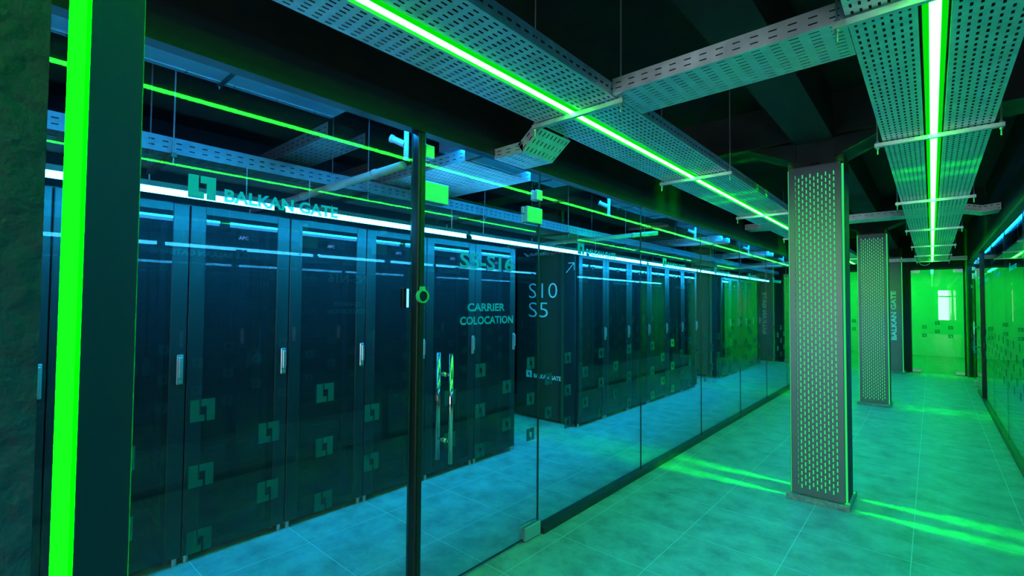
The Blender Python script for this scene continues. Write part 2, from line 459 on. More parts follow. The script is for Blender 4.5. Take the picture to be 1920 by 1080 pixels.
def pane(name, label, x, side, y0, y1, z0, z1, brand=True, group=None, phase=0.59, cat='glass panel', marks=True):
    """side = +1 when the corridor lies on the +x side of the sheet"""
    loc = (x, (y0 + y1) / 2, z0)
    t = thing(name, label, cat, loc, group)
    MB().box(x - GT / 2, x + GT / 2, y0 + 0.002, y1 - 0.002, z0, z1).build('glass_sheet', M['glass'], t, loc)
    for y in (y0 + 0.002, y1 - 0.002):
        MB().box(x - GT / 2 - 0.0004, x + GT / 2 + 0.0004, y - 0.0016, y + 0.0016, z0, z1).build('sheet_edge', M['edge'], t, loc)
    fx = x + side * (GT / 2 + 0.0005)
    if brand:
        yc = (y0 + y1) / 2
        b = MB(); wtot = 0.60
        st = yc - side * wtot / 2
        emblem(b, lambda u, q, d: (fx + side * d * 0.5, st + side * u, 1.985 + q), 0.092, 0.088)
        b.build('emblem', M['letterfilm'], t, loc)
        b = MB()
        lettering(b, 'BALKAN GATE', lambda u, q: (fx, st + side * (0.122 + u), 1.986 + q), 0.475, 0.052, 0.035)
        b.build('lettering', M['letterfilm'], t, loc)
    if marks:
        marks_on(t, side, x, y0, y1, phase, loc)
    return t
# left side
LP = [(0.10, 1.545), (2.645, 4.214), (4.214, 5.79), (5.79, 7.34), (7.34, 8.80), (8.80, 10.30), (10.30, 11.85), (11.85, 13.4), (13.4, 14.98)]
pane('glass_panel', 'tall clear glass panel left of the black door post, emblem at its top', XL, 1, *LP[0], 0.035, HZ + 0.01)
pane('glass_panel', 'clear glass panel hidden mostly behind the near pillar', XL, 1, YB, 0.10, 0.035, HZ + 0.01, brand=False)
for i, (a, b) in enumerate(LP[1:]):
    pane('glass_panel', '%s fixed glass panel of the left partition beyond the glass door' % ORD[i], XL, 1, a, b, 0.035, HZ + 0.01, group='fixed glass panels of the left partition', phase=3.0 if i == 0 else 3.0 + 0.2428 * 0)
# right side
RP = [(YB, -1.0), (-1.0, 0.6), (0.6, 2.19), (3.26, 4.9), (4.9, 6.5), (6.5, 8.05), (8.05, 9.7), (9.7, 11.33), (11.40, 12.45), (13.5, 14.86)]
for i, (a, b) in enumerate(RP):
    pane('glass_panel', '%s glass panel of the right partition counted from the camera side' % ORD[i], XR, -1, a, b, 0.035, HZ + 0.01, group='fixed glass panels of the right partition')

def post(name, x, y, r, label, z1=HZ + 0.01, rnd=False):
    b = MB()
    if rnd:
        b.tube((x, y, 0), (x, y, z1), r, 20)
    else:
        b.bevbox(x - r, x + r, y - r * 0.7, y + r * 0.7, 0, z1, 0.004)
        b.box(x + r, x + r + 0.004, y - r * 0.25, y + r * 0.25, 0, z1)
    return struct(name, b, M['frame'], label, 'post')
post('trim_3', XL, 1.585, 0.034, 'black square post beside the near glass door')
post('trim_4', XR, 3.235, 0.034, 'black post of the right side glass door near the camera')
post('trim_5', XR, 11.365, 0.034, 'black post in the right glass partition near its far end')
post('trim_6', XR - 0.02, 14.92, 0.06, 'round black corner post by the end doors', SLAB, True)

def patch(b, x, y0, y1, z0, z1):
    for s in (-1, 1):
        b.bevbox(x + s * 0.019 - 0.011, x + s * 0.019 + 0.011, y0, y1, z0, z1, 0.0025)
    b.box(x - 0.009, x + 0.009, y0 + 0.004, y1 - 0.004, z0 + 0.004, z1 - 0.004)
def pull_handle(t, loc, x, y, z0, z1, off=0.055):
    for s in (1, -1):
        hb = MB().tube((x + s * off, y, z0), (x + s * off, y, z1), 0.0125, 18).build('pull_handle', M['chrome'], t, loc, True)
        f = MB()
        for z in (z0 + 0.12, z1 - 0.12):
            f.tube((x + s * 0.005, y, z), (x + s * off, y, z), 0.007, 10)
            f.tube((x + s * 0.005, y, z), (x + s * 0.012, y, z), 0.013, 12)
        o = f.build('standoff', M['chrome'], None, None, True)
        o.parent = hb
        o.location = -Vector(loc) 
def glass_door(name, label, x, side, y0, y1, hinge_hi, texts, ztop=2.205, phase=0.612, marks=True):
    """door leaf with patch fittings, pulls, transom sheet above; hinge on the high-y side when hinge_hi"""
    loc = (x, (y0 + y1) / 2, 0)
    t = thing(name, label, 'door', loc); t['kind'] = 'structure'
    MB().box(x - GT / 2, x + GT / 2, y0 + 0.004, y1 - 0.004, 0.012, ztop).build('door_leaf', M['glass'], t, loc)
    MB().box(x - GT / 2, x + GT / 2, y0 + 0.002, y1 - 0.002, ztop + 0.006, HZ + 0.01).build('transom_glass', M['glass'], t, loc)
    for q in ((y0 + 0.0024, y0 + 0.0056, 0.012, HZ), (y1 - 0.0056, y1 - 0.0024, 0.012, HZ), (y0, y1, ztop - 0.001, ztop + 0.003), (y0, y1, 0.010, 0.015)):
        MB().box(x - GT / 2 - 0.0004, x + GT / 2 + 0.0004, *q).build('sheet_edge', M['edge'], t, loc)
    ya, yb = (y1, y0) if hinge_hi else (y0, y1)
    s = -1 if hinge_hi else 1
    for (p, q, z0, z1) in ((ya, ya + s * 0.165, 0.008, 0.062 + 0.035), (ya, ya + s * 0.165, ztop - 0.055, ztop + 0.055), (yb, yb - s * 0.165, ztop - 0.055, ztop + 0.055), (ya, ya + s * 0.06, HZ - 0.19, HZ - 0.12), (yb, yb - s * 0.06, HZ - 0.12, HZ - 0.05)):
        b = MB(); patch(b, x, min(p, q), max(p, q), z0, z1)
        b.build('patch_fitting', M['satin'], t, loc)
    fx = x + side * (GT / 2 + 0.0005)
    for body, ya_, yb_, z, h, bold in texts:
        b = MB()
        st = ya_ if side > 0 else yb_
        lettering(b, body, lambda u, q: (fx, st + side * u, z + q), abs(yb_ - ya_), h, bold)
        b.build('lettering', M['letterfilm'], t, loc)
    hy = (y0 + 0.175) if hinge_hi else (y1 - 0.175)
    pull_handle(t, loc, x, hy, 0.70, 1.31)
    if marks:
        marks_on(t, side, x, y0, y1, phase, loc)
    return t
glass_door('door_1', 'glass door with two chrome bar pulls beside the black post', XL, 1, 1.612, 2.645, True,
    [('S5-S16', 1.89, 2.365, 1.80, 0.098, 0.025), ('CARRIER', 1.955, 2.285, 1.545, 0.05, 0.03), ('COLOCATION', 1.895, 2.365, 1.465, 0.05, 0.03)])
glass_door('door_2', 'glass door of the right partition opposite the near door, seen mirrored in the left glass', XR, -1, 2.20, 3.205, False,
    [('N5-N16', 2.50, 2.96, 1.80, 0.098, 0.02), ('CARRIER', 2.56, 2.89, 1.545, 0.05, 0.03), ('COLOCATION', 2.50, 2.96, 1.465, 0.05, 0.03)])
glass_door('door_3', 'glass door with bar pulls in the right partition near the end wall', XR, -1, 12.47, 13.48, True, [], marks=True)

# glass doors in the end wall
def end_door(name, x0, x1, label):
    y = YE + 0.05
    loc = ((x0 + x1) / 2, y, 0)
    t = thing(name, label, 'door', loc); t['kind'] = 'structure'
    MB().box(x0 + 0.01, x1 - 0.01, y - GT / 2, y + GT / 2, 0.012, 2.44).build('door_leaf', M['glass'], t, loc)
    f = MB().box(x0, x0 + 0.03, y - 0.03, y + 0.03, 0, 2.5).box(x1 - 0.03, x1, y - 0.03, y + 0.03, 0, 2.5).box(x0, x1, y - 0.03, y + 0.03, 2.45, 2.5)
    f.build('door_frame', M['frame'], t, loc)
    for xa in (x0 + 0.03, x1 - 0.19):
        for z0, z1 in ((0.01, 0.09), (2.37, 2.45)):
            MB().bevbox(xa, xa + 0.16, y - 0.03, y + 0.03, z0, z1, 0.003).build('patch_fitting', M['satin'], t, loc)
    b = MB()
    for (x, z) in ((x0 + 0.22, 1.05), (x0 + 0.22, 0.85), (x0 + 0.45, 1.15), (x0 + 0.45, 0.95), (x0 + 0.68, 1.05), (x0 + 0.68, 0.85)):
        o = MB(); emblem(o, lambda u, q, d: (x + u, y - GT / 2 - 0.001 - d, z + q), 0.082, 0.082)
        o.build('safety_mark', M['film'], t, loc)
    return t
end_door('door_4', ER0, ER1, 'right glass door in the end wall, bright green room behind')
end_door('door_5', EL0, EL1, 'left glass door in the end wall beyond the pillars')

# reader and exit button on the door post
t = thing('card_reader', 'round green rimmed key reader on the black door post', 'reader', (XL + 0.034, 1.585, 1.63))
def ring(b, x, y, z, r0, r1, d, n=28):
    v, f = [], []
    for i in range(n):
        a = 2 * math.pi * i / n
        for r, dd in ((r1, 0), (r1, d), (r0, d), (r0, 0)):
            v.append((x + dd, y + r * math.cos(a), z + r * math.sin(a)))
    for i in range(n):
        j = (i + 1) % n
        for k in range(4):
            l = (k + 1) % 4
            f.append((i * 4 + k, j * 4 + k, j * 4 + l, i * 4 + l))
    b.add(v, f)
b = MB(); ring(b, 0.004, 0, 0, 0.028, 0.036, 0.022); b.box(0.004, 0.024, -0.012, 0.012, 0.030, 0.052)
b.build('housing', M['greenring'], t, None, False)
MB().tube((0.004, 0, 0), (0.018, 0, 0), 0.029, 28).build('reader_face', M['dark'], t)
t = thing('exit_button', 'slim switch with blue lit edge behind the glass by the door post', 'switch', (XL - 0.06, 1.56, 1.62))
MB().bevbox(-0.012, 0.012, -0.03, 0.03, -0.055, 0.055, 0.003).build('switch_plate', M['dark'], t)
MB().box(0.012, 0.015, -0.006, 0.006, -0.05, 0.05).build('light_strip', M['indicator'], t)

# ------------------------------------------------------------------ pillars
def perf_panel_mesh():
    W, z0, z1 = 0.366, 0.045, 2.745
    b = MB()
    cols, rows = 11, 50
    cw, ch = 0.272 / 10 / 2, 0.0515 / 2
    hw, hl = 0.0043, 0.0168
    x0 = -0.136
    zb = 0.115
    for c in range(cols):
        xc = x0 + c * 2 * cw
        off = ch if c % 2 == 0 else 0.0
        z = zb - ch + off
        b.add([(xc - cw, 0, z0), (xc + cw, 0, z0), (xc + cw, 0, z), (xc - cw, 0, z)], [(0, 1, 2, 3)])
        for r in range(rows):
            zc = zb + off + r * 2 * ch
            s, e_ = hl - hw * 0.9, hl
            H = [(hw, s), (hw * .5, e_), (-hw * .5, e_), (-hw, s), (-hw, -s), (-hw * .5, -e_), (hw * .5, -e_), (hw, -s)]
            O = [(cw, s), (hw * .5, ch), (-hw * .5, ch), (-cw, s), (-cw, -s), (-hw * .5, -ch), (hw * .5, -ch), (cw, -s)]
            K = [(cw, ch), (-cw, ch), (-cw, -ch), (cw, -ch)]
            P = [(xc + a, 0, zc + q) for a, q in H + O + K]
            F = [(0, 8, 16, 9, 1), (1, 9, 10, 2), (2, 10, 17, 11, 3), (3, 11, 12, 4), (4, 12, 18, 13, 5), (5, 13, 14, 6), (6, 14, 19, 15, 7), (7, 15, 8, 0)]
            b.add(P, F)
        zt = zb + off + (rows - 1) * 2 * ch + ch
        b.add([(xc - cw, 0, zt), (xc + cw, 0, zt), (xc + cw, 0, z1), (xc - cw, 0, z1)], [(0, 1, 2, 3)])
    for a, q in ((-W / 2, x0 - cw), (x0 + (2 * cols - 1) * cw, W / 2)):
        b.add([(a, 0, z0), (q, 0, z0), (q, 0, z1), (a, 0, z1)], [(0, 1, 2, 3)])
    return b, W, z0, z1
def panel_obj(full, solid_face=False, shallow=False, d=0.04):
    """panel whose face lies in y = 0 looking to -y; returns flange depth 0.04"""
    if full and not solid_face:
        b, W, z0, z1 = perf_panel_mesh()
    else:
        W, z0, z1 = 0.366, 0.045, 2.745
        b = MB().box(-W / 2, W / 2, 0, 0.002, z0, z1)
    b.box(-W / 2, W / 2, 0, 0.012, z1 - 0.002, z1); b.box(-W / 2, W / 2, 0, 0.012, z0, z0 + 0.002)
    e = [MB().box(W / 2 - 0.002, W / 2 + 0.0003, 0.0005, d, z0, z1), MB().box(-W / 2 - 0.0003, -W / 2 + 0.002, 0.0005, 0.017 if shallow else d, z0, z1)]
    return b, e
def pillar(y0, label, near=False, lettered=False):
    """y0: front face of the -y panel"""
    t = thing('pillar', label, 'pillar', (PX, y0 + 0.190, 0), 'pillars along the middle of the corridor')
    MB().box(-0.2, 0.2, -0.139, 0.139, 0.03, 2.96).build('column', M['plaster'], t)
    MB().bevbox(-0.217, 0.217, -0.226, 0.226, 0.0, 0.042, 0.003).build('plinth', M['plinth'], t)
    for s in (-1, 1):
        pw = 0.15 if near and s > 0 else 0.197
        MB().box(-pw, pw, s * 0.1395, s * 0.1415, 0.045, 2.74).build('glow_sheet', M['sheet'], t)  # added sheet, glowing in place of the strip-lit column face
        MB().box(-0.183, 0.183, s * 0.143, s * 0.180, 2.748, 2.752).build('top_shield', M['rack'], t)  # cover added to stop strip light rising to the beam
        wide = near and s > 0
        fo, l0, l1 = (0.201, 0.154, 0.1645) if wide else (0.190, 0.1425, 0.1475)
        face, rims = panel_obj(True, lettered and s < 0, wide, fo - l1)
        nm = 'name_panel' if (lettered and s < 0) else 'perforated_panel'
        p = None
        for q, mt, n_ in ((face, M['panel'], nm), (rims[0], M['rack'], 'return_edge'), (rims[1], M['rack'], 'return_edge')):
            if s > 0:      # turned to face +y
                q.v = [(x, -y, z) for x, y, z in q.v]
                q.f = [f[::-1] for f in q.f]
            q.v = [(x, y + s * fo, z) for x, y, z in q.v]
            o = q.build(n_, mt, p or t)
            p = p or o
        for sx in (1, -1):
            if near and s > 0 and sx < 0:
                continue
            x = sx * 0.152
            ls = MB().box(x - sx * 0.004, x + sx * 0.004, s * l0, s * l1, 0.05, 2.73).build('light_strip', M['rack'], t)
            if wide:
                MB().box(x - 0.005, x + 0.005, s * l0, s * l1, 0.05, 2.73).build('strip_lens', M['nled'], ls)
            else:      # flat tape face that shines straight out of the slot
                q = [(x + sx * 0.0045, s * l0, 0.05), (x + sx * 0.0045, s * l1, 0.05), (x + sx * 0.0045, s * l1, 2.73), (x + sx * 0.0045, s * l0, 2.73)]
                MB().add(q, [(0, 1, 2, 3) if sx * s > 0 else (3, 2, 1, 0)]).build('strip_lens', M['pled'], ls)
            MB().box(x - sx * 0.0085, x - sx * 0.0055, s * (0.143 if not wide else l0), s * (fo - 0.003), 0.05, 2.73).build('strip_shield', M['rack'], t)  # shield added to keep strip light out of the panel holes
        if lettered and s < 0:
            b = MB()
            lettering(b, 'BALKAN GATE', lambda u, q: (-0.02 + 0.10 - q, -0.1912, 0.78 + u), 1.16, 0.10, 0.035)
            b.build('lettering', M['white'], p)
    MB().bevbox(-0.03, 0.03, -0.185, -0.145, 2.753, 2.775, 0.004).build('junction_box', M['dark'], t)
    return t
pillar(-0.294, 'nearest pillar at the left edge with a bright vertical light strip', near=True)
pillar(4.55, 'large perforated pillar in the middle of the corridor')
pillar(9.56, 'smaller perforated pillar behind the large one')
pillar(14.5, 'far pillar with vertical lettering beside the end door', lettered=True)

# ------------------------------------------------------------------ corridor trays, light lines, trapeze bars
ZT = 2.605
def long_tray(x0, x1, y0, y1, z, name, label, nv=7, h=0.065, pitch=0.05, mat=None, group=None):
    b = MB(); L = y1 - y0; nu = int(L / pitch)
    b.perf(lambda u, q: (x0 + q, y0 + u, z), L, x1 - x0, nu, nv, 0.5, 0.32, 0.0, 0.008)
    for x in (x0, x1):
        b.perf(lambda u, q: (x, y0 + u, z + q), L, h, nu, 1, 0.5, 0.14, 0.0, 0.0)
    return tag(b.build(name, mat or M['zinc']), label, 'cable tray', group)
LX, QX = -1.408, 0.024
long_tray(LX - 0.232, LX - 0.042, -2.5, 14.25, ZT, 'cable_tray', 'perforated tray on the left of the left light line', group='corridor cable trays')
long_tray(LX + 0.042, LX + 0.262, -2.5, 14.25, ZT, 'cable_tray', 'perforated tray on the right of the left light line', nv=8, group='corridor cable trays')
long_tray(QX - 0.235, QX - 0.045, -2.5, 14.25, ZT, 'cable_tray', 'perforated tray on the left of the right light line', group='corridor cable trays')
long_tray(QX + 0.042, QX + 0.248, -2.5, 14.25, ZT, 'cable_tray', 'perforated tray on the right of the right light line', group='corridor cable trays')
def light_line(x, label):
    t = thing('linear_light', label, 'light', (x, 6.0, ZT))
    MB().box(-0.016, 0.016, -8.4, 8.28, -0.004, 0.018).build('diffuser', M['led'], t)
    e = MB()
    for s in (-1, 1):
        e.prism([(s * 0.0162, -0.002), (s * 0.0162, 0.018), (s * 0.034, 0.018)], lambda u, q, d: (u, -8.4 + d, q), 16.68)
    e.build('bloom_edge', M['lens'], t)  # bloom around the bright core, built as glowing wedges
    MB().box(-0.036, 0.036, -8.4, 8.28, 0.0185, 0.05).build('profile', M['zincdark'], t)
light_line(LX, 'long green light line between the left pair of trays')
light_line(QX, 'long green light line between the right pair of trays')
def bar_proto(L):
    t = thing('support_bar', None, None)
    b = MB().box(-L / 2, L / 2, -0.011, 0.011, -0.030, -0.027).box(-L / 2, L / 2, -0.011, -0.009, -0.030, -0.006).box(-L / 2, L / 2, 0.009, 0.011, -0.030, -0.006)
    b.build('channel', M['zinc'], t)
    for s in (-1, 1):
        rd = MB().tube((s * (L / 2 - 0.014), 0, -0.075), (s * (L / 2 - 0.014), 0, SLAB - ZT), 0.004, 8).build('threaded_rod', M['rod'], t)
        for za, zb in ((-0.042, -0.031), (-0.004, 0.005)):
            MB().tube((s * (L / 2 - 0.014), 0, za), (s * (L / 2 - 0.014), 0, zb), 0.009, 6).build('nut', M['rod'], rd)
    return t
first = None
def place_bar(x, y, label, group):
    global first
    if first is None:
        first = bar_proto(0.565); o = first
    else:
        o = copy_tree(first)
    o.location = (x, y, ZT); tag(o, label, 'support bar', group)
for i, y in enumerate((2.07, 3.75, 5.80, 8.1, 10.4, 12.5)):
    place_bar(LX + 0.015, y, '%s zinc support bar under the left light line, counted from the camera' % ORD[i], 'support bars under the left trays')
for i, y in enumerate((2.0, 3.68, 5.93, 8.2, 10.5, 12.5, 14.15)):
    place_bar(QX + 0.007, y, '%s zinc support bar under the right light line, counted from the camera' % ORD[i], 'support bars under the right trays')

def cross_tray(x0, x1, y0, y1, z, label, h=0.075, mat=None, name='cable_tray', extra=None):
    b = MB(); L = x1 - x0; nu = max(2, int(L / 0.062)); W = y1 - y0
    nv = max(3, int(W / 0.03))
    b.perf(lambda u, q: (x0 + u, y0 + q, z), L, W, nu, nv, 0.5, 0.2, 0.0, 0.006)
    for y in (y0, y1):
        b.perf(lambda u, q: (x0 + u, y, z + q), L, h, nu, 2, 0.45, 0.2, 0.0, 0.012)
    if extra: extra(b)
    return tag(b.build(name, mat or M['zinc']), label, 'cable tray')
cross_tray(LX + 0.265, QX - 0.238, 2.02, 2.33, ZT + 0.004, 'near cross tray joining the left and right tray runs')
def riser(b):      # sloping piece that climbs to the tray run
    y0, y1 = 2.13, 2.42
    p = [(-1.80, ZT - 0.115), (-1.66, ZT - 0.004)]
    L = math.dist(*p)
    ux, uz = (p[1][0] - p[0][0]) / L, (p[1][1] - p[0][1]) / L
    b.perf(lambda u, q: (p[0][0] + ux * u, y0 + q, p[0][1] + uz * u), L, y1 - y0, 3, 8, 0.5, 0.2)
    for y in (y0, y1):
        b.perf(lambda u, q: (p[0][0] + ux * u - uz * q, y, p[0][1] + uz * u + ux * q), L, 0.065, 3, 2, 0.45, 0.2)
cross_tray(-2.03, -1.80, 2.13, 2.42, ZT - 0.115, 'short tray stub with a sloping end left of the left tray run', extra=riser, h=0.065)
def endbend(b):
    p = [(0.31, ZT + 0.075), (0.44, ZT + 0.04), (0.585, ZT + 0.055)]
    for (a, c) in zip(p, p[1:]):
        L = math.dist(a, c); ux, uz = (c[0] - a[0]) / L, (c[1] - a[1]) / L
        b.perf(lambda u, q: (a[0] + ux * u, 7.4 + q, a[1] + uz * u), L, 0.3, 3, 8, 0.5, 0.2)
        for y in (7.4, 7.7):
            b.perf(lambda u, q: (a[0] + ux * u, y, a[1] + uz * u + q), L, 0.075, 3, 2, 0.45, 0.2)
cross_tray(-2.02, 0.31, 7.4, 7.7, ZT + 0.075, 'second cross tray spanning the corridor behind the large pillar', extra=endbend)
cross_tray(-2.02, 0.60, 14.33, 14.55, ZT + 0.015, 'far cross tray spanning the corridor just before the end doors')

# ------------------------------------------------------------------ server racks
def make_rack(W, H, D=1.05):
    t = thing('server_rack', None, None)
    b = MB()
    b.box(-D, -0.07, -W / 2, -W / 2 + 0.012, 0.03, H).box(-D, -0.07, W / 2 - 0.012, W / 2, 0.03, H)
    b.box(-D, -0.07, -W / 2 + 0.012, W / 2 - 0.012, H - 0.012, H).box(-D, -0.07, -W / 2 + 0.012, W / 2 - 0.012, 0.03, 0.045)
    b.box(-D, -D + 0.012, -W / 2 + 0.012, W / 2 - 0.012, 0.045, H - 0.012)
    b.build('cabinet', M['rack'], t)
    b = MB()
    for y in (-W / 2 + 0.10, W / 2 - 0.105):
        b.box(-0.16, -0.12, y - 0.014, y + 0.014, 0.05, H - 0.02)
    b.build('mounting_post', M['rackpost'], t)
    g = MB(); z = 0.12
    rs = random.Random(3)
    while z < H - 0.2:
        hh = rs.choice((0.044, 0.088, 0.133))
        g.box(-0.19, -0.165 - 0.008 * rs.random(), -W / 2 + 0.115, W / 2 - 0.12, z, z + hh - 0.004); z += hh
    g.build('equipment', M['gear'], t)
    d = MB()
    fy = 0.088
    d.bevbox(-0.055, 0.0, -W / 2 + 0.003, -W / 2 + fy, 0.05, H - 0.012, 0.004).bevbox(-0.055, 0.0, W / 2 - fy, W / 2 - 0.003, 0.05, H - 0.012, 0.004)
    d.box(-0.05, -0.004, -W / 2 + fy, W / 2 - fy, 0.05, 0.10).box(-0.05, -0.004, -W / 2 + fy, W / 2 - fy, H - 0.06, H - 0.012)
    door = d.build('door', M['rackframe'], t)
    MB().box(-0.012, -0.006, -W / 2 + fy, W / 2 - fy, 0.10, H - 0.06).build('smoked_glass', M['smoke'], door)
    h = MB().bevbox(0.0, 0.012, W / 2 - 0.052, W / 2 - 0.018, 1.09, 1.27, 0.004)
    h.bevbox(0.012, 0.03, W / 2 - 0.046, W / 2 - 0.024, 1.13, 1.255, 0.004)
    h.tube((0.012, W / 2 - 0.035, 1.108), (0.02, W / 2 - 0.035, 1.108), 0.009, 12)
    h.build('handle', M['satin'], door)
    bd = MB(); n = 20
    bd.prism([(0.044 * math.cos(2 * math.pi * i / n), 0.026 * math.sin(2 * math.pi * i / n)) for i in range(n)], lambda u, q, dd: (-0.0055 + dd, u, H - 0.185 + q), 0.004)
    badge = bd.build('badge', M['badge'], door)
    lt = MB(); lettering(lt, 'APC', lambda u, q: (-0.0012, -0.030 + u, H - 0.196 + q), 0.060, 0.022, 0.03)
    lt.build('lettering', M['red'], badge)
    for x in (-0.12, -D + 0.06):
        for y in (-W / 2 + 0.05, W / 2 - 0.05):
            MB().tube((x, y, 0), (x, y, 0.032), 0.018, 10).build('foot', M['rod'], t)
    for y in (-W / 2 + 0.03, W / 2 - 0.03):
        MB().tube((-0.03, y, 0), (-0.03, y, 0.05), 0.014, 10).build('levelling_foot', M['rod'], t)
    return t
def side_sign(t, W):
    """lettering on the -y side of a rack that closes a row"""
    y = -W / 2 - 0.0008
    for body, x, z, wd, ht in (('S10', -0.835, 1.665, 0.49, 0.205), ('S5', -0.835, 1.40, 0.335, 0.205)):
        b = MB(); lettering(b, body, lambda u, q: (x + u, y, z + q), wd, ht, -0.012); b.build('lettering', M['white'], t)
    b = MB(); emblem(b, lambda u, q, d: (-0.875 + u, y + 0.0006 - d, 0.56 + q), 0.10, 0.098); b.build('emblem', M['white'], t)
    b = MB(); lettering(b, 'BALKAN GATE', lambda u, q: (-0.74 + u, y, 0.563 + q), 0.46, 0.058, 0.035); b.build('lettering', M['white'], t)
    b = MB()
    for (p, q) in (((-0.20, 2.0), (-0.075, 2.125)), ((-0.17, 2.125), (-0.072, 2.125)), ((-0.075, 2.03), (-0.075, 2.128))):
        dx, dz = q[0] - p[0], q[1] - p[1]; L = math.hypot(dx, dz); nx, nz = -dz / L * 0.005, dx / L * 0.005
        b.add([(p[0] + nx, y, p[1] + nz), (q[0] + nx, y, q[1] + nz), (q[0] - nx, y, q[1] - nz), (p[0] - nx, y, p[1] - nz)], [(0, 1, 2, 3)])
    b.build('arrow', M['white'], t)
rackA = make_rack(0.612, 2.20); usedA = False
rackB = make_rack(0.684, 2.25); usedB = False
rows = [('A', -0.345, 7, 'near row'), ('B', 5.19, 6, 'middle row'), ('C', 10.75, 5, 'far row')]
usedset = set()
for key, y0, n, nm in rows:
    src, W = (rackB, 0.684) if key == 'B' else (rackA, 0.612)
    for i in range(n):
        for side in ('S', 'N'):
            yy = y0 + W * (i + 0.5)
            if id(src) not in usedset and side == 'S':
                o = src; usedset.add(id(src))
            else:
                o = copy_tree(src)
            if side == 'S':
                o.location = (RX, yy, 0); o.rotation_euler = (0, 0, 0)
                tag(o, '%s black rack from the left in the left room\'s %s' % (ORD[i], nm), 'server rack', 'racks in the %s' % nm)
            else:
                o.location = (NRX, yy, 0); o.rotation_euler = (0, 0, math.pi)
                tag(o, '%s black rack from the near end in the right room\'s %s' % (ORD[i], nm), 'server rack', 'racks of the right room')
            if key == 'B' and i == 0 and side == 'S':
                sign_rack = o
side_sign(sign_rack, 0.684)
sign_rack['label'] = 'black rack whose side panel reads S10 S5 with an arrow'
# mirrored N sign board on the near side of the right room's middle row
b = MB()
for body, x, z, wd, ht in (('N10', NRX + 0.34, 1.665, 0.49, 0.205), ('N5', NRX + 0.34, 1.40, 0.335, 0.205)):
    lettering(b, body, lambda u, q: (x + u, 5.1885, z + q), wd, ht, -0.012)
o = b.build('wall_lettering', M['white']); tag(o, 'white lettering N10 N5 on the end of the right room racks', 'lettering')
# loose leads lying on top of the rack that closes the middle row
for k, (mt, lab, colr) in enumerate((('red', 'bundle of red leads lying on the lettered rack', 1), ('plastic', 'bundle of white leads lying on the lettered rack', 0))):
    b = MB(); rs = random.Random(k + 1)
    for q in range(4):
        pts = []
        for i in range(24):
            u = i / 23
            pts.append((RX - 0.12 - 0.42 * u if k == 0 else RX - 0.62 - 0.38 * u, 5.27 + 0.06 * q + 0.05 * math.sin(u * 19 + q * 2 + k), 2.262 + 0.045 * abs(math.sin(u * (11 + 3 * q) + q + k))))
        b.path(pts, 0.006 if k == 0 else 0.008, 6)
    tag(b.build('cable_bundle', M[mt], smooth=True), lab, 'cables')

